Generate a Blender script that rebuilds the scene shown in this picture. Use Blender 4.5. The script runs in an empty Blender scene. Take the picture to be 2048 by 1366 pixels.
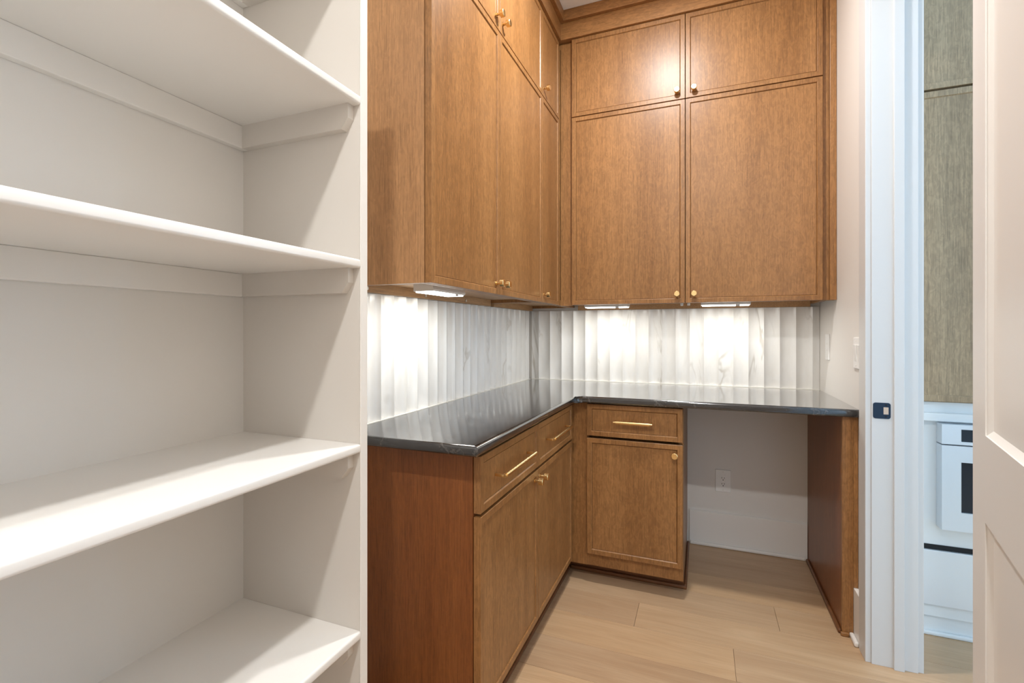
import bpy, bmesh, math, random
from mathutils import Vector, Matrix
random.seed(7)
S = bpy.context.scene
C = S.collection

# ------------------------------------------------------------------ camera
F_PX, YAW, V0 = 956.06, 0.3781, 661.5
cam_d = bpy.data.cameras.new('camera'); cam = bpy.data.objects.new('camera', cam_d); C.objects.link(cam)
cam_d.sensor_fit = 'HORIZONTAL'; cam_d.sensor_width = 36.0
cam_d.lens = F_PX / 2048 * 36.0
cam_d.shift_y = -(683 - V0) / 2048
cam_d.clip_start = 0.02
cam.location = (1.0366, -2.9467, 1.2276)
cam.rotation_euler = (math.pi / 2, 0, YAW)
S.camera = cam

# ------------------------------------------------------------------ world, daylight, exposure
w = bpy.data.worlds.new('world'); S.world = w; w.use_nodes = True
w.node_tree.nodes['Background'].inputs[0].default_value = (0.62, 0.78, 1.0, 1)
w.node_tree.nodes['Background'].inputs[1].default_value = 1.0

def area_light(name, loc, rot, sx, sy, power, col, shape='RECTANGLE', spread=180, parent=None):
    d = bpy.data.lights.new(name, 'AREA'); d.shape = shape; d.size = sx
    if shape in ('RECTANGLE', 'ELLIPSE'): d.size_y = sy
    d.energy = power; d.color = col; d.spread = math.radians(spread)
    o = bpy.data.objects.new(name, d); C.objects.link(o)
    o.location = loc; o.rotation_euler = rot
    if parent: o.parent = parent
    return o
DAY = (0.50, 0.76, 1.0)
# daylight entering through two kitchen windows and an added third (set in the window openings)
area_light('window_daylight', (5.28, -2.0, 1.45), (0, math.pi / 2, 0), 2.2, 2.6, 12, DAY)
area_light('window_daylight', (3.6, -4.68, 1.55), (math.pi / 2, 0, 0), 2.4, 1.9, 8.0, DAY)
area_light('window_daylight', (2.95, .15, 1.55), (-math.pi / 2, 0, 0), .60, 1.7, 100, (.36, .66, 1.0))  # unseen north window lamp, added to throw the cool patch on the shelves

vs = S.view_settings
S.display_settings.display_device = 'sRGB'
vs.view_transform = 'Standard'; vs.look = 'None'; vs.gamma = 1.0; vs.use_curve_mapping = False
vs.exposure = 0.52

CAN_POWER, CAN_COL = 38, (.97, .975, .965)
STRIP_POWER, STRIP_COL = 1.15, (1.0, 0.985, 0.92)

# ------------------------------------------------------------------ materials
def mat(name, col=(.8, .8, .8), rough=.5, metal=0, spec=.5):
    m = bpy.data.materials.new(name); m.use_nodes = True
    b = m.node_tree.nodes['Principled BSDF']
    b.inputs['Base Color'].default_value = (*col, 1); b.inputs['Roughness'].default_value = rough
    b.inputs['Metallic'].default_value = metal; b.inputs['Specular IOR Level'].default_value = spec
    return m
class G:
    """tiny node helper"""
    def __init__(s, m): s.t = m.node_tree; s.b = s.t.nodes['Principled BSDF']
    def n(s, typ, **k):
        x = s.t.nodes.new(typ)
        for a, v in k.items():
            if a in x.inputs.keys() if not hasattr(x, a) else False: x.inputs[a].default_value = v
            else: setattr(x, a, v)
        return x
    def l(s, a, b): s.t.links.new(a, b)
    def coords(s, scale, rnd=8.0):
        tc = s.n('ShaderNodeTexCoord'); oi = s.n('ShaderNodeObjectInfo')
        cmb = s.n('ShaderNodeCombineXYZ')
        for i, f in enumerate((1.0, 1.7, 2.3)):
            mu = s.n('ShaderNodeMath', operation='MULTIPLY'); s.l(oi.outputs['Random'], mu.inputs[0]); mu.inputs[1].default_value = rnd * f
            s.l(mu.outputs[0], cmb.inputs[i])
        ad = s.n('ShaderNodeVectorMath', operation='ADD'); s.l(tc.outputs['Object'], ad.inputs[0]); s.l(cmb.outputs[0], ad.inputs[1])
        s.base = ad.outputs[0]
        return s.scaled(ad.outputs[0], scale)
    def scaled(s, v, scale):
        mp = s.n('ShaderNodeVectorMath', operation='MULTIPLY'); s.l(v, mp.inputs[0]); mp.inputs[1].default_value = scale
        return mp.outputs[0]
    def noise(s, v, scale=1, detail=4, rough=.55, dist=0):
        x = s.n('ShaderNodeTexNoise'); s.l(v, x.inputs['Vector'])
        x.inputs['Scale'].default_value = scale; x.inputs['Detail'].default_value = detail
        x.inputs['Roughness'].default_value = rough; x.inputs['Distortion'].default_value = dist
        return x.outputs['Fac']
    def ramp(s, f, stops):
        r = s.n('ShaderNodeValToRGB'); s.l(f, r.inputs[0]); e = r.color_ramp.elements
        while len(e) < len(stops): e.new(.5)
        for k, (p, c) in zip(e, stops):
            k.position = p; k.color = (*c, 1) if len(c) == 3 else c
        return r.outputs['Color']
    def mix(s, f, a, b, mode='MIX'):
        x = s.n('ShaderNodeMix', data_type='RGBA', blend_type=mode)
        if isinstance(f, (int, float)): x.inputs[0].default_value = f
        else: s.l(f, x.inputs[0])
        for i, v in ((6, a), (7, b)):
            if isinstance(v, tuple): x.inputs[i].default_value = (*v, 1)
            else: s.l(v, x.inputs[i])
        return x.outputs[2]
    def bump(s, h, strength=.1, dist=.002):
        x = s.n('ShaderNodeBump'); x.inputs['Strength'].default_value = strength; x.inputs['Distance'].default_value = dist
        s.l(h, x.inputs['Height']); s.l(x.outputs[0], s.b.inputs['Normal'])
g1 = lambda v: (v, v, v)

def wood(name, axis, dark, light, rough=.37, fleck=.62, bump=.06):
    m = mat(name, light, rough, 0, .42); g = G(m)
    def sc(c, a): return tuple(a if i == axis else c for i in range(3))
    v = g.coords(sc(1, 1))
    broad = g.noise(g.scaled(v, sc(9, .55)), 1, 3, .5, .4)
    fine = g.noise(g.scaled(v, sc(210, 5)), 1, 5, .65)
    pore = g.noise(g.scaled(v, sc(420, 14)), 1, 2, .5)
    ray = g.noise(g.scaled(v, sc(55, 24)), 1, 3, .6, 1.6)
    mid = tuple((a + b) / 2 for a, b in zip(dark, light))
    c = g.ramp(broad, [(.30, mid), (.70, light)])
    c = g.mix(.7, c, g.ramp(fine, [(.30, g1(.68)), (.68, g1(1.10))]), 'MULTIPLY')
    c = g.mix(.42, c, g.ramp(pore, [(.36, g1(.45)), (.50, g1(1.0))]), 'MULTIPLY')
    c = g.mix(fleck, c, g.ramp(ray, [(.42, g1(.84)), (.50, g1(1.0)), (.60, g1(1.20))]), 'MULTIPLY')
    g.l(c, g.b.inputs['Base Color'])
    g.bump(fine, bump, .001)
    return m
D_, L_ = (.205, .083, .023), (.385, .186, .066)
WZ = wood('stained oak, upright grain', 2, D_, L_)
WX = wood('stained oak, grain along the wall', 0, D_, L_)
WY = wood('stained oak, grain along the side wall', 1, D_, L_)
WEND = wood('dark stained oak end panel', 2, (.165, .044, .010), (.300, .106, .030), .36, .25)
WSIDE_LIT = wood('stained oak side panel with lit tone', 2, (.34, .155, .058), (.56, .305, .140), .42, .35)  # lightened oak: the bright light on this side is put into its colour
WTOE = wood('dark stained oak toe board', 0, (.12, .04, .012), (.22, .09, .035), .4, .2)
WRAW = wood('clear maple cabinet underside', 1, (.42, .22, .09), (.62, .38, .19), .45, .2)
WKIT = wood('grey olive stained oak', 2, (.33, .225, .125), (.54, .39, .235), .45, .5)
# floor oak
FLOOR = mat('pale oak floor', (.5, .32, .2), .38); g = G(FLOOR)
v = g.coords((1, 1, 1), 5.0)
oi = g.n('ShaderNodeObjectInfo')
c1 = g.ramp(g.noise(g.scaled(v, (1.3, 11, 11)), 1, 5, .6, 1.4), [(.25, (.47, .295, .165)), (.75, (.595, .405, .245))])
c1 = g.mix(.5, c1, g.ramp(g.noise(g.scaled(v, (5, 150, 150)), 1, 4, .6), [(.3, g1(.82)), (.7, g1(1.07))]), 'MULTIPLY')
c1 = g.mix(.9, c1, g.ramp(g.noise(g.scaled(v, (3.0, 6.5, 6.5)), 1, 1, .4, .3), [(.12, (.34, .22, .15)), (.22, g1(1.0))]), 'MULTIPLY')
c1 = g.mix(1.0, c1, g.ramp(oi.outputs['Random'], [(.0, (.90, .88, .87)), (.5, (1.0, 1.0, 1.0)), (1.0, (1.07, 1.05, 1.0))]), 'MULTIPLY')
g.l(c1, g.b.inputs['Base Color'])
SEAM = mat('dark floor joint', (.16, .09, .05), .8)
# marble
MARBLE = mat('white veined marble', (.84, .83, .80), .20); g = G(MARBLE)
v = g.coords((1, 1, 1), 11.0)
warp = g.noise(g.scaled(v, (5, 5, 1.5)), 1, 4, .55, .7)
vein = g.ramp(warp, [(.478, g1(0)), (.497, g1(.8)), (.503, g1(.8)), (.522, g1(0))])
where = g.ramp(g.noise(g.scaled(v, (5, 5, 1.3)), 1, 2, .5), [(.49, g1(0)), (.70, g1(1))])
c1 = g.mix(vein, (0, 0, 0), where)
c2 = g.ramp(g.noise(g.scaled(v, (9, 9, 3)), 1, 4, .6), [(.3, (.82, .80, .765)), (.62, (.91, .90, .88))])
tint = g.ramp(g.noise(g.scaled(v, (14, 14, 5)), 1, 3), [(.42, (.47, .42, .34)), (.6, (.60, .585, .55))])
cm = g.mix(c1, c2, tint)
g.l(cm, g.b.inputs['Base Color'])
# honed black stone
STONE = mat('black stone', (.02, .02, .022), .13); g = G(STONE); g.b.inputs['Coat Weight'].default_value = 1.0; g.b.inputs['Coat Roughness'].default_value = .10; g.b.inputs['IOR'].default_value = 1.6
v = g.coords((1, 1, 1), 3.0)
vn = g.ramp(g.noise(g.scaled(v, (2.2, 2.2, 2.2)), 1, 6, .6, 1.5), [(.487, g1(0)), (.499, g1(1)), (.501, g1(1)), (.513, g1(0))])
sp = g.ramp(g.noise(g.scaled(v, (160, 160, 160)), 1, 3), [(.35, (.010, .010, .011)), (.7, (.034, .034, .036))])
ms = g.n('ShaderNodeMath', operation='MULTIPLY'); g.l(vn, ms.inputs[0]); ms.inputs[1].default_value = .35
g.l(g.mix(ms.outputs[0], sp, (.16, .15, .14)), g.b.inputs['Base Color'])

def paint(name, col, rough, bump=.03, scale=350):
    m = mat(name, col, rough); g = G(m); v = g.coords((1, 1, 1))
    f = g.noise(g.scaled(v, (scale,) * 3), 1, 2); g.bump(f, bump, .0006)
    big = g.noise(g.scaled(v, (1.5,) * 3), 1, 2)
    g.l(g.mix(1.0, col, g.ramp(big, [(.3, g1(.985)), (.7, g1(1.0))]), 'MULTIPLY'), g.b.inputs['Base Color'])
    return m
WALL = paint('warm white wall paint', (.80, .77, .73), .55)
TRIM = paint('semi gloss warm white trim paint', (.86, .83, .79), .32, .015)
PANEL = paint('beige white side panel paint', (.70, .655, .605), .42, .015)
FRAME = paint('darkened white door frame paint', (.68, .685, .685), .34, .015)  # trim white darkened in colour to offset strong lamp light on the jamb
CEIL = paint('flat white ceiling paint', (.90, .885, .865), .8)
KWHITE = paint('white kitchen cabinet paint', (.86, .875, .87), .35, .01)
CAULK = mat('white caulk', (.88, .86, .80), .5)
BRASS = mat('satin brass', (.86, .62, .30), .26, 1.0)
BLACKM = mat('matt black metal', (.03, .045, .07), .35, .8)
STEEL = paint('brushed stainless steel', (.80, .84, .88), .36, .02, 250)
STEEL.node_tree.nodes['Principled BSDF'].inputs['Metallic'].default_value = .35
DGLASS = mat('dark oven glass', (.010, .016, .026), .06)
DARK = mat('black screw and gap shade', (.006, .006, .007), .7)
PLASTIC = mat('white plastic', (.88, .875, .86), .35)
SLOT = mat('dark plug slot', (.02, .02, .02), .6)
SCREW = mat('nickel screw', (.75, .74, .72), .3, 1.0)
LATCH = mat('raw wood in latch pocket', (.62, .50, .40), .7)
def emitter(name, col, s):
    m = mat(name, (.9, .9, .88), .4); b = m.node_tree.nodes['Principled BSDF']
    b.inputs['Emission Color'].default_value = (*col, 1); b.inputs['Emission Strength'].default_value = s
    return m
LENS = emitter('lit downlight lens', CAN_COL, 18)
DIFF = emitter('lit strip diffuser', STRIP_COL, 6)

# ------------------------------------------------------------------ mesh helpers
def bx(bm, x0, x1, y0, y1, z0, z1, bev=0, seg=2):
    x0, x1 = sorted((x0, x1)); y0, y1 = sorted((y0, y1)); z0, z1 = sorted((z0, z1))
    r = bmesh.ops.create_cube(bm, size=1)
    vs_ = r['verts']
    for q in vs_:
        q.co = Vector(((x0 + x1) / 2 + q.co.x * (x1 - x0), (y0 + y1) / 2 + q.co.y * (y1 - y0), (z0 + z1) / 2 + q.co.z * (z1 - z0)))
    if bev:
        es = list({e for q in vs_ for e in q.link_edges})
        bmesh.ops.bevel(bm, geom=es, offset=bev, segments=seg, affect='EDGES', profile=.5)
def cyl(bm, p0, p1, r0, r1=None, n=20, cap=True):
    p0, p1 = Vector(p0), Vector(p1); d = p1 - p0; r1 = r0 if r1 is None else r1
    M = Matrix.Translation((p0 + p1) / 2) @ d.to_track_quat('Z', 'Y').to_matrix().to_4x4()
    bmesh.ops.create_cone(bm, cap_ends=cap, segments=n, radius1=r0, radius2=r1, depth=d.length, matrix=M)
def prism(bm, poly, z0, z1):
    a = [bm.verts.new((x, y, z0)) for x, y in poly]; b = [bm.verts.new((x, y, z1)) for x, y in poly]
    n = len(poly)
    bm.faces.new(list(reversed(a))); bm.faces.new(b)
    for i in range(n): bm.faces.new((a[i], a[(i + 1) % n], b[(i + 1) % n], b[i]))
    return a, b
def finish(bm, name, smooth=False):
    bmesh.ops.recalc_face_normals(bm, faces=bm.faces[:])
    me = bpy.data.meshes.new(name); bm.to_mesh(me); bm.free()
    if smooth:
        for p in me.polygons: p.use_smooth = True
        me.set_sharp_from_angle(angle=math.radians(35))
    return me
def obj(name, bm, m, parent=None, smooth=False):
    """mesh built in room coordinates -> object; origin at its parent's world origin (or at its own base)."""
    me = finish(bm, name, smooth); me.materials.append(m)
    o = bpy.data.objects.new(name, me); C.objects.link(o)
    if parent:
        org = world_org(parent)
        me.transform(Matrix.Translation(-org)); o.parent = parent
    else:
        vsx = [q.co for q in me.vertices]
        org = Vector(((min(q.x for q in vsx) + max(q.x for q in vsx)) / 2, (min(q.y for q in vsx) + max(q.y for q in vsx)) / 2, min(q.z for q in vsx)))
        me.transform(Matrix.Translation(-org)); o.location = org
    return o
def world_org(o):
    p = Vector((0, 0, 0))
    while o: p += o.location; o = o.parent
    return p
def box(name, m, parent, *b, bev=0, smooth=False):
    bm = bmesh.new(); bx(bm, *b, bev=bev); return obj(name, bm, m, parent, smooth)
def tag(o, label, cat, group=None):
    o['label'] = label; o['category'] = cat
    if group: o['group'] = group
    return o
def thing(name, label, cat, loc=(0, 0, 0), group=None):
    o = bpy.data.objects.new(name, None); C.objects.link(o); o.location = loc; o.empty_display_size = .05
    return tag(o, label, cat, group)
def struct(o): o['kind'] = 'structure'; return o

# ------------------------------------------------------------------ room dimensions (metres)
XW, YW = -.02, .022            # left wall and back wall planes
XR, XR2 = 1.618, 1.757         # right wall, both faces
YR = -4.45                     # rear wall of the pantry
ZC = 3.012
YJ, YH = -.82, -1.64           # door opening, latch side / hinge side
ZD = 2.56
KX, KY = 5.25, -4.65           # kitchen extents

# ------------------------------------------------------------------ floor with planks
fl = box('floor', SEAM, None, -.25, 5.4, -4.8, .25, -.06, -.004); struct(fl)
rows = []
k = 0
y = -.915 + .187 * 6
while y > -4.8:
    rows.append((y - .187, y)); y -= .187
joint = {-1.289: [.30], -.915: [.774], -.728: [1.333], -1.102: [1.149]}
pl_mesh = {}
rp = random.Random(3)
for (a, b) in rows:
    a2, b2 = max(a, -4.8), min(b, .25)
    if b2 - a2 < .02: continue
    js = None
    for kk, vv in joint.items():
        if abs(a - kk) < .01: js = vv[0]
    if js is None: js = rp.uniform(-.1, 1.6)
    xs = [js + 1.9 * i for i in range(-3, 5)]
    xs = [-.25] + [q for q in xs if -.2 < q < 5.35] + [5.4]
    for x0, x1 in zip(xs[:-1], xs[1:]):
        o = box('floor_plank', FLOOR, fl, x0 + .0006, x1 - .0006, a2 + .0006, b2 - .0006, -.02, 0, bev=.0007)
        # own origin so that each plank has its own grain
        c = Vector(((x0 + x1) / 2, (a2 + b2) / 2, -.02)); org = world_org(o)
        o.data.transform(Matrix.Translation(org - c)); o.location = c - world_org(fl)

# ------------------------------------------------------------------ walls and ceiling
struct(box('wall_left', WALL, None, XW - .1, XW, YR - .1, .25, 0, ZC))
struct(box('wall_back', WALL, None, XW, XR, YW, .25, 0, ZC))
struct(box('wall_rear', WALL, None, XW, XR2, YR - .1, YR, 0, ZC))
bm = bmesh.new()
bx(bm, XR, XR2, YJ + .02, .25, 0, ZC); bx(bm, XR, XR2, YR, YH - .02, 0, ZC); bx(bm, XR, XR2, YH - .02, YJ + .02, ZD + .02, ZC)
struct(obj('wall_right', bm, WALL))
struct(box('ceiling', CEIL, None, -.12, 5.4, -4.8, .25, ZC, ZC + .08))
# kitchen shell beyond the doorway
bm = bmesh.new()
bx(bm, XR2, 2.65, .08, .25, 0, ZC); bx(bm, 3.25, 5.4, .08, .25, 0, ZC); bx(bm, 2.65, 3.25, .08, .25, 0, .70); bx(bm, 2.65, 3.25, .08, .25, 2.40, ZC)
struct(obj('wall_kitchen_north', bm, WALL))
bm = bmesh.new()
for xx in (2.675, 3.225): bx(bm, xx - .025, xx + .025, .18, .22, .75, 2.35)
for zz in (.725, 2.375): bx(bm, 2.65, 3.25, .18, .22, zz - .025, zz + .025)
struct(obj('added_window_3', bm, TRIM))  # unseen window frame, added for the cool light on the shelf wall
bm = bmesh.new()
wy0, wy1, wz0, wz1 = -3.3, -.7, .35, 2.55
bx(bm, KX, 5.4, KY, wy0, 0, ZC); bx(bm, KX, 5.4, wy1, .08, 0, ZC); bx(bm, KX, 5.4, wy0, wy1, 0, wz0); bx(bm, KX, 5.4, wy0, wy1, wz1, ZC)
struct(obj('wall_kitchen_east', bm, WALL))
bm = bmesh.new()
ux0, ux1, uz0, uz1 = 2.4, 4.8, .6, 2.5
bx(bm, XR2, ux0, -4.8, KY, 0, ZC); bx(bm, ux1, 5.4, -4.8, KY, 0, ZC); bx(bm, ux0, ux1, -4.8, KY, 0, uz0); bx(bm, ux0, ux1, -4.8, KY, uz1, ZC)
struct(obj('wall_kitchen_south', bm, WALL))
# window frames of the kitchen
bm = bmesh.new()
for yy in (wy0 + .03, (wy0 + wy1) / 2, wy1 - .03): bx(bm, KX + .08, KX + .12, yy - .03, yy + .03, wz0 + .06, wz1 - .06)
for zz in (wz0 + .03, wz1 - .03): bx(bm, KX + .08, KX + .12, wy0, wy1, zz - .03, zz + .03)
struct(obj('window_1', bm, TRIM))
bm = bmesh.new()
for xx in (ux0 + .03, (ux0 + ux1) / 2, ux1 - .03): bx(bm, xx - .03, xx + .03, -4.76, -4.72, uz0 + .06, uz1 - .06)
for zz in (uz0 + .03, uz1 - .03): bx(bm, ux0, ux1, -4.76, -4.72, zz - .03, zz + .03)
struct(obj('window_2', bm, TRIM))

# ------------------------------------------------------------------ baseboards
bb = struct(box('baseboard_back', TRIM, None, .97, 1.561, YW - .015, YW, 0, .193, bev=.0015))
bm = bmesh.new(); bx(bm, .972, 1.549, YW - .030, YW - .015, 0, .019, bev=.006, seg=3); obj('shoe_moulding', bm, TRIM, bb, True)
bb = struct(box('baseboard_right', TRIM, None, XR - .016, XR, -.739, -.02, 0, .197, bev=.0015))
bm = bmesh.new(); bx(bm, XR - .032, XR - .016, -.735, -.662, 0, .020, bev=.006, seg=3); obj('shoe_moulding', bm, TRIM, bb, True)
bb = struct(box('baseboard_right', TRIM, None, XR - .016, XR, YR, YH - .10, 0, .197, bev=.0015))
bb = struct(box('baseboard_rear', TRIM, None, .40, XR - .016, YR, YR + .016, 0, .197, bev=.0015))

# ------------------------------------------------------------------ door frame: jambs, stops, casings
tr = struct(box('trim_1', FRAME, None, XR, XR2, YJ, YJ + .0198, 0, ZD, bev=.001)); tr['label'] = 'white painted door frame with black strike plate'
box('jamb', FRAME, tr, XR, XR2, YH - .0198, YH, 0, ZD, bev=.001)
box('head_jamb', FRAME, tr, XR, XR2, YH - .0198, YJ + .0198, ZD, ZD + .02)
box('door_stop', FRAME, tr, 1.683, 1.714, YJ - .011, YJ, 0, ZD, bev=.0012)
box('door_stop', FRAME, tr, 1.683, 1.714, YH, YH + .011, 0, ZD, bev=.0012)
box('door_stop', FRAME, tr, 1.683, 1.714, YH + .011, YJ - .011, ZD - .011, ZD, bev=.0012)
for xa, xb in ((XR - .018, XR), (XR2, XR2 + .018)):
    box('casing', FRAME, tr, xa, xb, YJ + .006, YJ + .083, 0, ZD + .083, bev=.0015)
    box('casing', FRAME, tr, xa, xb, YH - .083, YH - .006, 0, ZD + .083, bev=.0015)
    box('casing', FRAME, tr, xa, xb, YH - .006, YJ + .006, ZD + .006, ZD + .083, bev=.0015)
# strike plate (black, rounded, lip wrapping the jamb edge)
def rrect(cx, cz, hx, hz, r, n=5, corners=(1, 1, 1, 1)):
    pts = []
    for i, (sx, sz) in enumerate(((1, 1), (-1, 1), (-1, -1), (1, -1))):
        if not corners[i]: pts.append((cx + sx * hx, cz + sz * hz)); continue
        for k_ in range(n + 1):
            a = math.pi / 2 * (i + k_ / n)
            pts.append((cx + sx * (hx - r) + r * math.cos(a), cz + sz * (hz - r) + r * math.sin(a)))
    return pts
bm = bmesh.new()
zc_ = .935; outer = rrect(1.6485, zc_, .0265, .029, .008); hole = (1.6535, 1.6685, zc_ - .013, zc_ + .013)
a, b = prism(bm, outer, 0, .0022)
for q in bm.verts: q.co = Vector((q.co.x, YJ - q.co.z, q.co.y))
sp_ = obj('strike_plate', bm, BLACKM, tr, True)
box('latch_pocket', LATCH, sp_, hole[0], hole[1], YJ - .0028, YJ - .0018, hole[2], hole[3], bev=.0004)
for zz in (zc_ + .021, zc_ - .021):
    bm = bmesh.new(); cyl(bm, (1.661, YJ - .0015, zz), (1.661, YJ - .0032, zz), .003, n=12); obj('screw', bm, DARK, sp_)
tr2 = None

# ------------------------------------------------------------------ the open panel door
ANG = math.radians(14)
dx_, dy_ = -math.sin(ANG), -math.cos(ANG)         # along the leaf, hinge to latch
hx, hy = 1.566, -1.655                            # visible face at the hinge edge
DW, DT, DH = .812, .040, 2.54
def dmap(s, n, z):                                # n: out of the visible face (towards the room)
    return Vector((hx + dx_ * s - math.cos(ANG) * n, hy + dy_ * s + math.sin(ANG) * n, z))
def dbox(bm, s0, s1, n0, n1, z0, z1):
    c = [bm.verts.new(dmap(s, n, z)) for s in (s0, s1) for n in (n0, n1) for z in (z0, z1)]
    for f in ((0, 1, 3, 2), (4, 6, 7, 5), (0, 4, 5, 1), (2, 3, 7, 6), (0, 2, 6, 4), (1, 5, 7, 3)): bm.faces.new([c[i] for i in f])
SW, z_b = .117, .008
rails = [(z_b, .24), (.862, 1.028), (2.415, z_b + DH)]
bm = bmesh.new(); dbox(bm, 0, SW, -DT, 0, z_b, z_b + DH)
dr = struct(obj('door_1', bm, TRIM)); dr['label'] = 'white two panel door swung open into the pantry'
bm = bmesh.new(); dbox(bm, DW - SW, DW, -DT, 0, z_b, z_b + DH); obj('stile', bm, TRIM, dr)
for r0, r1 in rails:
    bm = bmesh.new(); dbox(bm, SW, DW - SW, -DT, 0, r0, r1); obj('rail', bm, TRIM, dr)
for (z0, z1) in ((rails[0][1], rails[1][0]), (rails[1][1], rails[2][0])):
    bm = bmesh.new(); dbox(bm, SW, DW - SW, -DT + .010, -.010, z0, z1); pn = obj('panel', bm, TRIM, dr)
    for n0, n1 in ((-.010, 0), (-DT + .010, -DT)):
        bm = bmesh.new(); bw = .011
        o4 = [(SW, z0), (DW - SW, z0), (DW - SW, z1), (SW, z1)]; i4 = [(SW + bw, z0 + bw), (DW - SW - bw, z0 + bw), (DW - SW - bw, z1 - bw), (SW + bw, z1 - bw)]
        h_ = (n1 - n0) * .25
        A = [bm.verts.new(dmap(s, n1 - h_, z)) for s, z in o4]; B = [bm.verts.new(dmap(s, n0, z)) for s, z in i4]; Dn = [bm.verts.new(dmap(s, n0, z)) for s, z in o4]
        for i in range(4):
            j = (i + 1) % 4
            bm.faces.new((A[i], A[j], B[j], B[i])); bm.faces.new((A[i], Dn[i], Dn[j], A[j])); bm.faces.new((Dn[i], B[i], B[j], Dn[j]))
        obj('sticking', bm, TRIM, pn)
for zz in (.28, 1.25, 2.2):
    bm = bmesh.new(); p = dmap(-.004, -DT - .004, 0); cyl(bm, (p.x, p.y, zz - .05), (p.x, p.y, zz + .05), .0075, n=14)
    obj('hinge', bm, BLACKM, dr, True)
for nn in (.0, -DT):
    sg = 1 if nn == 0 else -1
    bm = bmesh.new()
    p0, p1 = dmap(DW - .06, nn, .935), dmap(DW - .06, nn + sg * .006, .935); cyl(bm, p0, p1, .032, n=24)
    p2 = dmap(DW - .06, nn + sg * .05, .935); cyl(bm, p1, p2, .009, n=14)
    p3 = dmap(DW - .06, nn + sg * .066, .935); cyl(bm, p2, p3, .027, .025, n=28)
    obj('door_knob', bm, BLACKM, dr, True)

# ------------------------------------------------------------------ built-in shelving on the left wall
SX, SY, SYT = .339, -2.091, -2.069       # front edge x, near face and far face of the end panel
S_END = -3.72
TOPZ = 2.10
sh = thing('shelving_unit', 'white painted built-in pantry shelving with open shelves on cleats', 'shelving', (.16, -2.9, 0))
def panel_x(name, m, parent, y0, y1):
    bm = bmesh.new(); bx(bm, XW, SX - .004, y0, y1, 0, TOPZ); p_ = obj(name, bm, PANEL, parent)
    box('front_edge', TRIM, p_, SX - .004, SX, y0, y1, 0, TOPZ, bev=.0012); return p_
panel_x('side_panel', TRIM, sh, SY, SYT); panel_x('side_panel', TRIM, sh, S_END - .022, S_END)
for z in (.165, .566, .978, 1.385, 1.745, TOPZ):
    bm = bmesh.new(); xf = SX - .001
    prof = []
    zt, zb = z, z - .0195
    r = .005
    prof = [(XW, zb), (XW, zt)] + [(xf - r + r * math.sin(t * math.pi / 8), zt - r + r * math.cos(t * math.pi / 8)) for t in range(5)] + [(xf - r + r * math.cos(t * math.pi / 8), zb + r - r * math.sin(t * math.pi / 8)) for t in range(5)]
    a = [bm.verts.new((x_, SY - .0005, z_)) for x_, z_ in prof]; b = [bm.verts.new((x_, S_END + .0005, z_)) for x_, z_ in prof]
    n = len(prof); bm.faces.new(a); bm.faces.new(b)
    for i in range(n): bm.faces.new((a[i], a[(i + 1) % n], b[(i + 1) % n], b[i]))
    obj('shelf', bm, TRIM, sh, True)
    if z < .3: continue
    ch, ct = .055, .019
    box('cleat', TRIM, sh, XW, XW + ct, S_END + .001, SY - .001, zb - ch, zb, bev=.0015)
    for (ya, yb_) in ((SY - ct, SY), (S_END, S_END + ct)):
        bm = bmesh.new()
        xf2 = SX - .020
        pr = [(XW + ct, zb), (xf2, zb), (xf2, zb - ch * .58), (xf2 - .018, zb - ch), (XW + ct, zb - ch)]
        a = [bm.verts.new((x_, ya, z_)) for x_, z_ in pr]; b = [bm.verts.new((x_, yb_, z_)) for x_, z_ in pr]
        n = len(pr); bm.faces.new(a); bm.faces.new(b)
        for i in range(n): bm.faces.new((a[i], a[(i + 1) % n], b[(i + 1) % n], b[i]))
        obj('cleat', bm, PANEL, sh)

# ------------------------------------------------------------------ cabinet fronts
def left_map(a, n, z): return Vector((n, a, z))        # a = y, n = x outward
def back_map(a, n, z): return Vector((a, -n, z))       # a = x, n = -y outward
def ring_front(bm, mp, a0, a1, z0, z1, face, t=.022, fw=.022, dep=.0045):
    prof = [(0, -t), (0, -.0008), (.0008, 0), (fw - .001, 0), (fw, -.0006), (fw + .0025, -dep), (fw + .0025, -t)]
    loops = []
    for wd, n in prof:
        loops.append([bm.verts.new(mp(a, face + n, z)) for a, z in ((a0 + wd, z0 + wd), (a1 - wd, z0 + wd), (a1 - wd, z1 - wd), (a0 + wd, z1 - wd))])
    for L0, L1 in zip(loops, loops[1:] + loops[:1]):
        for i in range(4):
            j = (i + 1) % 4; bm.faces.new((L0[i], L0[j], L1[j], L1[i]))
def mbox(bm, mp, a0, a1, n0, n1, z0, z1, bev=0):
    p, q = mp(a0, n0, z0), mp(a1, n1, z1); bx(bm, p.x, q.x, p.y, q.y, p.z, q.z, bev=bev)
def front(name, parent, mp, a0, a1, z0, z1, face, grain=None, t=.022):
    bm = bmesh.new(); ring_front(bm, mp, a0, a1, z0, z1, face, t)
    o = obj(name, bm, WZ, parent)
    bm = bmesh.new(); i = .0258; mbox(bm, mp, a0 + i, a1 - i, face - t + .001, face - .0045, z0 + i, z1 - i)
    obj('panel', bm, grain or WZ, o)
    return o
KN = {}
def knob(parent, mp, a, z, face):
    bm = bmesh.new()
    P = lambda n: mp(a, n, z)
    f = face - .0045
    cyl(bm, P(f), P(f + .0025), .0080, n=20)
    cyl(bm, P(f + .002), P(f + .020), .0052, n=16)
    cyl(bm, P(f + .0185), P(f + .0200), .0118, .0142, n=32)
    cyl(bm, P(f + .0200), P(f + .0345), .0142, n=32)
    cyl(bm, P(f + .0345), P(f + .0360), .0142, .0122, n=32)
    obj('knob', bm, BRASS, parent, True)
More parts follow.
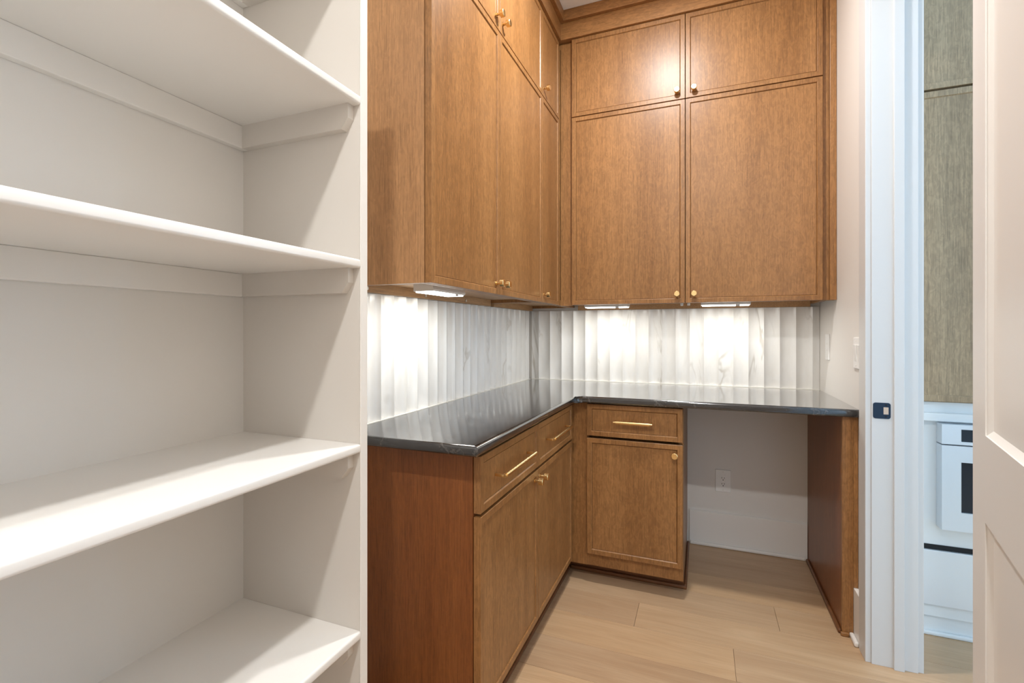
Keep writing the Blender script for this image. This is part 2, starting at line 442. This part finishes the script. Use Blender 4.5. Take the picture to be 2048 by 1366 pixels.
def pull(parent, mp, a0, a1, z, face):
    f = face - .0045; n1 = f + .034
    bm = bmesh.new()
    cyl(bm, mp(a0, n1, z), mp(a1, n1, z), .0048, n=18)
    cyl(bm, mp(a0 + .010, n1, z), mp(a1 - .010, n1, z), .0070, n=24)
    for a in (a0 + .005, a1 - .005):
        mbox(bm, mp, a - .0035, a + .0035, f, n1 + .001, z - .0042, z + .0042, bev=.001)
    obj('bar_pull', bm, BRASS, parent, True)

# ---- wall cabinets, left wall -------------------------------------------------
FU, FB = .286, .334               # door faces: x on the left wall, -y on the back wall
ZU0, ZS0, ZS1, ZU1 = 1.372, 2.419, 2.424, 2.858
CU = FU - .0245
Y0, Y1, Y2, Y3 = -1.710, -1.187, -.641, -.337
def carcass_left(parent, ya, yb, near_end):
    bm = bmesh.new(); t = .019
    bx(bm, XW + .002, CU, ya, ya + t, ZU0, ZU1); bx(bm, XW + .002, CU, yb - t, yb, ZU0, ZU1)
    bx(bm, XW + .002, XW + .012, ya + t, yb - t, ZU0 + .02, ZU1)
    bx(bm, CU - .02, CU, ya + t, yb - t, ZU0, ZU0 + .03); bx(bm, CU - .02, CU, ya + t, yb - t, ZU1 - .03, ZU1)
    bx(bm, XW + .012, CU - .02, ya + t, yb - t, ZU1 - .02, ZU1)
    obj('body', bm, WZ, parent)
    box('bottom_panel', WRAW, parent, XW + .012, CU - .02, ya + t, yb - t, ZU0 + .016, ZU0 + .03)
    rl = box('hanging_rail', WRAW, parent, XW + .012, XW + .030, ya + t, yb - t, ZU0 - .016, ZU0 + .016)
    return rl
cA = thing('wall_cabinet', 'tall stained oak wall cabinet with paired doors beside the white shelving', 'cabinet', (.12, -1.18, ZU0))
rl = carcass_left(cA, Y0 + .004, Y2 - .001, True)
box('end_panel', WSIDE_LIT, cA, XW + .002, CU, Y0, Y0 + .0039, ZU0, ZU1)
for yy in (-1.66, -1.30, -.95):
    bm = bmesh.new(); cyl(bm, (XW + .030, yy, ZU0 - .004), (XW + .034, yy, ZU0 - .004), .006, n=14); obj('screw', bm, SCREW, rl, True)
gp = .0017
for (a0, a1, kn) in ((Y0, Y1, Y1 - .030), (Y1, Y2, Y1 + .036)):
    d = front('door', cA, left_map, a0 + gp, a1 - gp, ZU0, ZS0, FU); knob(d, left_map, kn, 1.415, FU)
    d = front('upper_door', cA, left_map, a0 + gp, a1 - gp, ZS1, ZU1, FU); knob(d, left_map, kn, 2.474, FU)
cB = thing('wall_cabinet', 'narrow stained oak corner wall cabinet with single door above the fluted marble', 'cabinet', (.12, -.30, ZU0))
carcass_left(cB, Y2 + .001, YW - .002, False)
d = front('door', cB, left_map, Y2 + gp, Y3, ZU0, ZS0, FU); knob(d, left_map, Y2 + .034, 1.413, FU)
d = front('upper_door', cB, left_map, Y2 + gp, Y3, ZS1, ZU1, FU); knob(d, left_map, Y2 + .034, 2.470, FU)

# ---- wall cabinet, back wall --------------------------------------------------
X0, X1, X2, X3 = .290, .357, .957, 1.564
CB = FB - .0245
cC = thing('wall_cabinet', 'wide stained oak wall cabinet with two doors over the desk', 'cabinet', (.95, -.15, ZU0))
bm = bmesh.new(); t = .019
xa, xb = CU + .004, 1.590
bx(bm, xa, xa + t, -CB, YW - .002, ZU0, ZU1); bx(bm, xb - t, xb, -CB, YW - .002, ZU0, ZU1)
bx(bm, xa + t, xb - t, YW - .012, YW - .002, ZU0 + .02, ZU1)
bx(bm, xa + t, xb - t, -CB, -CB + .02, ZU0, ZU0 + .03); bx(bm, xa + t, xb - t, -CB, -CB + .02, ZU1 - .03, ZU1)
bx(bm, xa + t, xb - t, -CB + .02, YW - .012, ZU1 - .02, ZU1)
obj('body', bm, WZ, cC)
box('bottom_panel', WRAW, cC, xa + t, xb - t, -CB + .02, YW - .012, ZU0 + .016, ZU0 + .03)
rl = box('hanging_rail', WRAW, cC, xa + t + .03, xb - t, YW - .030, YW - .012, ZU0 - .016, ZU0 + .016)
box('corner_filler', WZ, cC, .2885, X1 - .004, -CB - .001, -CB + .018, ZU0 - .003, ZU1)
box('end_stile', WZ, cC, X3 + .003, 1.590, -CB - .004, -CB + .016, ZU0, ZU1)
box('scribe_trim', WZ, cC, 1.5905, XR - .001, -FB, -CB + .03, ZU0 - .001, ZU1, bev=.0015)
for (a0, a1, kn) in ((X1, X2, X2 - .040), (X2, X3, X2 + .042)):
    d = front('door', cC, back_map, a0 + gp, a1 - gp, ZU0, ZS0, FB); knob(d, back_map, kn, 1.417, FB)
    d = front('upper_door', cC, back_map, a0 + gp, a1 - gp, ZS1, ZU1, FB); knob(d, back_map, kn, 2.463, FB)
for xx in (.938, .972):
    bm = bmesh.new(); bx(bm, xx - .007, xx + .007, -.285, -.262, ZU0 - .012, ZU0 + .016, bev=.002); obj('cable_clip', bm, PLASTIC, cC)

# ---- frieze and crown above the wall cabinets ----------------------------------
cr = thing('cabinet_crown', 'stained oak frieze and crown boards above the wall cabinets', 'moulding', (.6, -.2, ZU1 + .002))
FZ0, FZ1 = ZU1 + .002, 2.952
fo = .014
box('frieze_board', WY, cr, XW + .002, FU + fo, Y0 - .006, -FB - fo, FZ0, FZ1)
box('frieze_board', WX, cr, XW + .002, XR - .001, -FB - fo, YW - .002, FZ0, FZ1)
co = .036
box('crown_board', WY, cr, XW + .002, FU + co, Y0 - .03, -FB - co, FZ1, ZC - .001)
box('crown_board', WX, cr, XW + .002, XR - .001, -FB - co, YW - .002, FZ1, ZC - .001)

# ------------------------------------------------------------------ fluted marble backsplash
PITCH, DEPTH, BACK = .0765, .0145, .0195
ZB0, ZB1 = .9142, ZU0 - .017
def flute_poly(w0, w1, n=12):
    """front outline of one concave piece between w0 and w1 (0..PITCH), ridge = 0, recess < 0"""
    hw = PITCH / 2; R = (hw * hw + DEPTH * DEPTH) / (2 * DEPTH)
    pts = []
    for i in range(n + 1):
        s_ = w0 + (w1 - w0) * i / n
        d_ = s_ - hw
        pts.append((s_, -(math.sqrt(R * R - d_ * d_) - (R - DEPTH))))
    return pts
def tile(name, parent, mp, a, w0, w1, share=None):
    if share is None:
        f = flute_poly(w0, w1)
        poly = f + [(w1, -BACK), (w0, -BACK)]
        bm = bmesh.new()
        lo = [bm.verts.new(mp(s_, n_, 0)) for s_, n_ in poly]; hi = [bm.verts.new(mp(s_, n_, ZB1 - ZB0)) for s_, n_ in poly]
        bm.faces.new(lo); bm.faces.new(hi); n = len(poly)
        for i in range(n): bm.faces.new((lo[i], lo[(i + 1) % n], hi[(i + 1) % n], hi[i]))
        share = finish(bm, name, True); share.materials.append(MARBLE)
    o = bpy.data.objects.new(name, share); C.objects.link(o); o.parent = parent
    o.location = mp(a, 0, ZB0) - world_org(parent)
    return o, share
bsl = thing('marble_backsplash', 'fluted white marble backsplash on the long side wall', 'backsplash', (0, -.87, ZB0))
yr = -1.570; ys = []
full = None
yy = yr - PITCH * 2
y_end = -.012
first = None
while yy < y_end - .002:
    w1 = min(PITCH, y_end - yy)
    if abs(w1 - PITCH) < 1e-6: _, full = tile('flute', bsl, left_map, yy, 0, PITCH, full)
    else: tile('flute', bsl, left_map, yy, 0, w1)
    yy += PITCH
box('caulk_line', CAULK, bsl, XW + .008, .0012, yr - PITCH * 2, y_end, .9141, .9165)
bsb = thing('marble_backsplash', 'fluted white marble backsplash behind the desk counter', 'backsplash', (.8, 0, ZB0))
xx = .206 - PITCH * 2; full = None
x_start = .001
tile('flute', bsb, back_map, xx - PITCH, x_start - (xx - PITCH), PITCH)
while xx < XR - .004:
    w1 = min(PITCH, XR - .0015 - xx)
    if abs(w1 - PITCH) < 1e-6: _, full = tile('flute', bsb, back_map, xx, 0, PITCH, full)
    else: tile('flute', bsb, back_map, xx, 0, w1)
    xx += PITCH
box('caulk_line', CAULK, bsb, .002, XR - .002, -.0012, .012, .9141, .9165)

# ------------------------------------------------------------------ countertop (one L of black stone)
ZT, ZTB = .914, .883
XCL, YCL, YCB = .474, -1.784, -.689
bm = bmesh.new()
rr = .03
poly = [(XW + .001, YW - .001), (XW + .001, YCL), (XCL - .004, YCL), (XCL, YCL + .004)]
for i in range(7):
    a = math.pi / 2 * i / 6
    poly.append((XCL + rr - rr * math.cos(a), YCB - rr + rr * math.sin(a)))
poly += [(XR - .0015, YCB), (XR - .0015, YW - .001)]
prism(bm, poly, ZTB, ZT)
es = []
for e in bm.edges:
    p, q = e.verts[0].co, e.verts[1].co
    if abs(p.z - q.z) < 1e-6:
        mx, my = (p.x + q.x) / 2, (p.y + q.y) / 2
        if mx > XW + .01 and my < YW - .01 and mx < XR - .005: es.append(e)
bmesh.ops.bevel(bm, geom=es, offset=.0125, segments=5, affect='EDGES', profile=.5)
ct = obj('countertop', bm, STONE, None, True)
tag(ct, 'polished black stone countertop turning the corner with rounded edge', 'countertop')

# ------------------------------------------------------------------ base cabinets
BL, BBK = .447, .660              # door faces: x for the left run, -y for the back run
cl = BL - .0245; cb = BBK - .0245
zd0, zd1, zr0, zr1 = .108, .690, .7005, .866
bL = thing('base_cabinet', 'stained oak base cabinet with two drawers beside the white shelving', 'cabinet', (.2, -1.18, 0))
bm = bmesh.new(); bx(bm, XW + .002, cl - .06, -1.689, -.615, .10, ZTB - .0005)
bx(bm, cl - .06, cl, -1.689, -.615, .10, .118); bx(bm, cl - .06, cl, -1.689, -.615, ZTB - .022, ZTB - .0005); bx(bm, cl - .06, cl, -.634, -.615, .118, ZTB - .022); bx(bm, cl - .06, cl, -1.689, -1.672, .118, ZTB - .022)
obj('body', bm, WZ, bL)
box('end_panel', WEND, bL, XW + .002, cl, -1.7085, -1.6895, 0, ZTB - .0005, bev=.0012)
box('toe_kick', WTOE, bL, XW + .002, .392, -1.689, -.56, 0, .0995)
bm = bmesh.new(); bx(bm, .392, .406, -1.70, -.55, 0, .017, bev=.005, seg=3); obj('shoe_moulding', bm, WTOE, bL, True)
ym = -1.186
for (a0, a1, kn) in ((-1.7075, ym, ym - .032), (ym, -.662, ym + .034)):
    d = front('door', bL, left_map, a0 + gp, a1 - gp, zd0, zd1, BL); knob(d, left_map, kn, .655, BL)
    d = front('drawer', bL, left_map, a0 + gp, a1 - gp, zr0, zr1, BL, WZ); c_ = (a0 + a1) / 2
    pull(d, left_map, c_ - .150, c_ + .150, .783, BL)
bB = thing('base_cabinet', 'stained oak base cabinet with single drawer and door beside the desk opening', 'cabinet', (.7, -.3, 0))
bm = bmesh.new(); bx(bm, cl + .002, .958, -cb + .06, YW - .002, .085, ZTB - .0005)
bx(bm, cl + .002, .958, -cb, -cb + .06, .085, .16); bx(bm, cl + .002, .958, -cb, -cb + .06, ZTB - .022, ZTB - .0005); bx(bm, .939, .958, -cb, -cb + .06, .16, ZTB - .022); bx(bm, cl + .002, .525, -cb, -cb + .06, .16, ZTB - .022)
obj('body', bm, WZ, bB)
box('corner_filler', WZ, bB, BL - .018, .516, -cb - .004, -cb + .001, .085, ZTB - .002)
box('toe_kick', WTOE, bB, .40, .956, -.525, -.50, 0, .0845)
box('knee_side_base', WTOE, bB, .94, .957, -.50, YW - .034, 0, .0845)
bm = bmesh.new(); bx(bm, .407, .970, -.540, -.525, 0, .018, bev=.005, seg=3); obj('shoe_moulding', bm, WTOE, bB, True)
bm = bmesh.new(); bx(bm, .957, .971, -.525, YW - .031, 0, .018, bev=.005, seg=3); obj('shoe_moulding', bm, WTOE, bB, True)
d = front('door', bB, back_map, .519, .956, .150, .709, BBK); knob(d, back_map, .922, .664, BBK)
d = front('drawer', bB, back_map, .519, .956, .7215, .874, BBK, WZ); pull(d, back_map, .650, .826, .798, BBK)
# desk end panel
ep = thing('desk_end_panel', 'dark stained oak panel holding up the desk end of the counter', 'panel', (1.585, -.32, 0))
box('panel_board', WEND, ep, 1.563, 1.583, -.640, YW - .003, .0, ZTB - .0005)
box('front_stile', WZ, ep, 1.563, XR - .017, -.662, -.640, .0, ZTB - .0005, bev=.0012)
box('scribe_strip', WZ, ep, XR - .0168, XR - .001, -.662, -.645, .198, ZTB - .0005, bev=.001)
bm = bmesh.new(); bx(bm, 1.550, 1.563, -.655, YW - .031, 0, .018, bev=.005, seg=3); obj('shoe_moulding', bm, WTOE, ep, True)
bm = bmesh.new(); bx(bm, 1.556, 1.585, -.674, -.662, 0, .016, bev=.004, seg=3); obj('shoe_return', bm, WX, ep, True)

# ------------------------------------------------------------------ under-cabinet lights
def strip(label, mp, a0, a1, n0, n1, zt):
    c0 = mp((a0 + a1) / 2, (n0 + n1) / 2, zt - .034)
    o = thing('under_cabinet_light', label, 'light fixture', c0, 'under-cabinet lights')
    bm = bmesh.new(); zb = zt - .030
    # housing: flat box with a sloped, rounded front lip
    pr = [(n0, zb + .004), (n0, zt), (n1 - .016, zt), (n1 - .004, zt - .006), (n1, zb + .010), (n1 - .003, zb + .004)]
    A = [bm.verts.new(mp(a0, n_, z_)) for n_, z_ in pr]; B = [bm.verts.new(mp(a1, n_, z_)) for n_, z_ in pr]
    bm.faces.new(A); bm.faces.new(B); n = len(pr)
    for i in range(n): bm.faces.new((A[i], A[(i + 1) % n], B[(i + 1) % n], B[i]))
    obj('housing', bm, PLASTIC, o)
    bm = bmesh.new(); mbox(bm, mp, a0 + .006, a1 - .006, n0 + .006, n1 - .007, zb, zb + .0039)
    obj('diffuser', bm, DIFF, o)
    bm = bmesh.new(); mbox(bm, mp, a1 - .07, a1 - .05, n1 - .012, n1 - .004, zb - .003, zb + .004, bev=.001)
    obj('switch', bm, PLASTIC, o)
    p = mp((a0 + a1) / 2, (n0 + n1) / 2, zb - .002)
    long_y = mp is left_map
    L = area_light('strip_light', p - c0, (0, 0, math.pi / 2 if long_y else 0), abs(a1 - a0) - .02, abs(n1 - n0) - .02, STRIP_POWER, STRIP_COL, parent=o)
    return o
strip('white under-cabinet light beneath the wall cabinet by the shelving', left_map, -1.552, -1.320, .120, .200, ZU0 + .016)
strip('white under-cabinet light over the drawer end of the back counter', back_map, .409, .655, .165, .245, ZU0 + .016)
strip('white under-cabinet light over the desk end of the back counter', back_map, 1.032, 1.268, .165, .245, ZU0 + .016)

# ------------------------------------------------------------------ recessed ceiling downlights
def can(label, x, y, power):
    o = thing('recessed_downlight', label, 'light fixture', (x, y, ZC - .012), 'recessed ceiling downlights')
    bm = bmesh.new(); n = 40; ro, ri = .085, .062
    for i in range(n):
        a, b = 2 * math.pi * i / n, 2 * math.pi * (i + 1) / n
        P = lambda r_, t_, z_: bm.verts.new((x + r_ * math.cos(t_), y + r_ * math.sin(t_), z_))
        bm.faces.new((P(ro, a, ZC - .0005), P(ro, b, ZC - .0005), P(ri + .006, b, ZC - .008), P(ri + .006, a, ZC - .008)))
        bm.faces.new((P(ri + .006, a, ZC - .008), P(ri + .006, b, ZC - .008), P(ri, b, ZC - .003), P(ri, a, ZC - .003)))
    bmesh.ops.remove_doubles(bm, verts=bm.verts[:], dist=1e-5)
    obj('trim_ring', bm, TRIM, o, True)
    bm = bmesh.new(); cyl(bm, (x, y, ZC - .0035), (x, y, ZC - .001), ri, n=40); obj('lens', bm, LENS, o)
    area_light('downlight_lamp', (0, 0, .004), (0, 0, 0), .115, .115, power, CAN_COL, 'DISK', 180, o)
can('round white recessed downlight in the ceiling above the counter corner', .84, -1.20, CAN_POWER * .58)
can('round white recessed downlight in the ceiling between shelving and door', 1.03, -3.40, CAN_POWER * .68)

# ------------------------------------------------------------------ switches and outlet
def plate_right(name, label, y0, y1, z0, z1, rockers):
    o = thing(name, label, 'switch' if rockers else 'wall plate', (XR - .002, (y0 + y1) / 2, z0))
    box('cover_plate', PLASTIC, o, XR - .006, XR - .0002, y0, y1, z0, z1, bev=.0022)
    zc = (z0 + z1) / 2
    for yc in rockers:
        bm = bmesh.new()
        # tilted rocker paddle
        hw, hh = .0165, .033
        pts = [(yc - hw, zc - hh, .0065), (yc + hw, zc - hh, .0065), (yc + hw, zc + hh, .0135), (yc - hw, zc + hh, .0135)]
        A = [bm.verts.new((XR - d_, y_, z_)) for y_, z_, d_ in pts]; B = [bm.verts.new((XR - .005, y_, z_)) for y_, z_, d_ in pts]
        bm.faces.new(A); bm.faces.new(B)
        for i in range(4): bm.faces.new((A[i], A[(i + 1) % 4], B[(i + 1) % 4], B[i]))
        obj('rocker', bm, PLASTIC, o)
    for yc in (rockers or [(y0 + y1) / 2]):
        for zz in ((zc + .05, zc - .05) if rockers else (zc + .015, zc - .015)):
            bm = bmesh.new(); cyl(bm, (XR - .0058, yc, zz), (XR - .0068, yc, zz), .003, n=12); obj('screw', bm, TRIM, o)
plate_right('light_switch', 'white double rocker light switch beside the door frame', -.732, -.612, 1.075, 1.200, (-.695, -.649))
plate_right('blank_wall_plate', 'narrow white blank cover plate next to the marble edge', -.204, -.134, 1.083, 1.211, ())
ol = thing('power_outlet', 'white duplex power outlet on the wall of the desk opening', 'outlet', (1.149, YW, .312))
box('cover_plate', PLASTIC, ol, 1.108, 1.189, YW - .006, YW - .0002, .313, .438, bev=.0022)
rc = box('receptacle', PLASTIC, ol, 1.1325, 1.1645, YW - .008, YW - .0055, .343, .409, bev=.001)
for zz in (.393, .360):
    for xo in (-.0065, .0065): box('plug_slot', SLOT, rc, 1.1485 + xo - .0011, 1.1485 + xo + .0011, YW - .0086, YW - .0079, zz - .004, zz + .004)
    bm = bmesh.new(); cyl(bm, (1.1485, YW - .0086, zz - .0115), (1.1485, YW - .0079, zz - .0115), .0028, n=12); obj('ground_slot', bm, SLOT, rc)
for zz in (.426, .325):
    bm = bmesh.new(); cyl(bm, (1.1485, YW - .0059, zz), (1.1485, YW - .0068, zz), .003, n=12); obj('screw', bm, SCREW, ol)

# ------------------------------------------------------------------ kitchen cabinet with oven beyond the doorway
KF = -.530                         # carcass face
kc = thing('tall_oven_cabinet', 'tall kitchen cabinet with grey olive oak doors seen through the doorway', 'cabinet', (2.06, -.2, 0))
box('body', KWHITE, kc, XR2 + .020, 2.36, KF, .078, .0785, .941)
box('upper_body', WKIT, kc, XR2 + .020, 2.36, KF, .078, .9415, ZC - .1)
box('plinth', KWHITE, kc, XR2 + .020, 2.36, KF + .012, .078, 0, .078)
bm = bmesh.new(); bx(bm, XR2 + .020, 2.36, KF - .004, KF + .012, 0, .016, bev=.005, seg=3); obj('shoe_moulding', bm, KWHITE, kc, True)
box('ledge', KWHITE, kc, XR2 + .020, 2.36, KF - .028, KF, .868, .899, bev=.002)
def kdoor(name, x0, x1, z0, z1):
    bm = bmesh.new(); ring_front(bm, back_map, x0, x1, z0, z1, -KF + .022, .0215, .024); o = obj(name, bm, WKIT, kc)
    bm = bmesh.new(); i = .0262; mbox(bm, back_map, x0 + i, x1 - i, -KF + .002, -KF + .0175, z0 + i, z1 - i); obj('panel', bm, WKIT, o)
kdoor('door', XR2 + .022, 2.358, .946, 2.184)
kdoor('upper_door', XR2 + .022, 2.358, 2.193, 2.9)
wd = thing('warming_drawer', 'stainless steel drawer front under the wall oven', 'drawer', (2.06, KF, .128))
box('drawer_front', STEEL, wd, XR2 + .030, 2.34, KF - .014, KF - .0005, .1285, .348, bev=.0015)
box('gap_shade_strip', DARK, wd, XR2 + .030, 2.34, KF - .003, KF - .0003, .3485, .368)  # solid dark strip, the shade of the gap put into its colour
ov = thing('wall_oven', 'built-in stainless steel wall oven with dark glass window', 'oven', (2.12, KF, .44))
OX0, OX1, OF = 1.912, 2.330, KF - .050
def holed(name, m, z0, z1, hx0, hx1, hz0, hz1):
    bm = bmesh.new()
    bx(bm, OX0, hx0, OF, KF - .0005, z0, z1); bx(bm, hx1, OX1, OF, KF - .0005, z0, z1)
    bx(bm, hx0, hx1, OF, KF - .0005, z0, hz0); bx(bm, hx0, hx1, OF, KF - .0005, hz1, z1)
    o = obj(name, bm, m, ov)
    return o
o = holed('control_panel', STEEL, .784, .861, 1.972, 2.27, .796, .844)
box('display', DGLASS, o, 1.972, 2.27, OF + .006, KF - .001, .796, .844)
o = holed('oven_door', STEEL, .447, .779, 1.972, 2.27, .520, .716)
box('window', DGLASS, o, 1.972, 2.27, OF + .008, KF - .001, .520, .716)
bm = bmesh.new(); cyl(bm, (2.05, OF - .045, .75), (2.24, OF - .045, .75), .010, n=18)
for q in (2.07, 2.22): cyl(bm, (q, OF, .75), (q, OF - .045, .75), .007, n=12)
obj('handle', bm, STEEL, o, True)
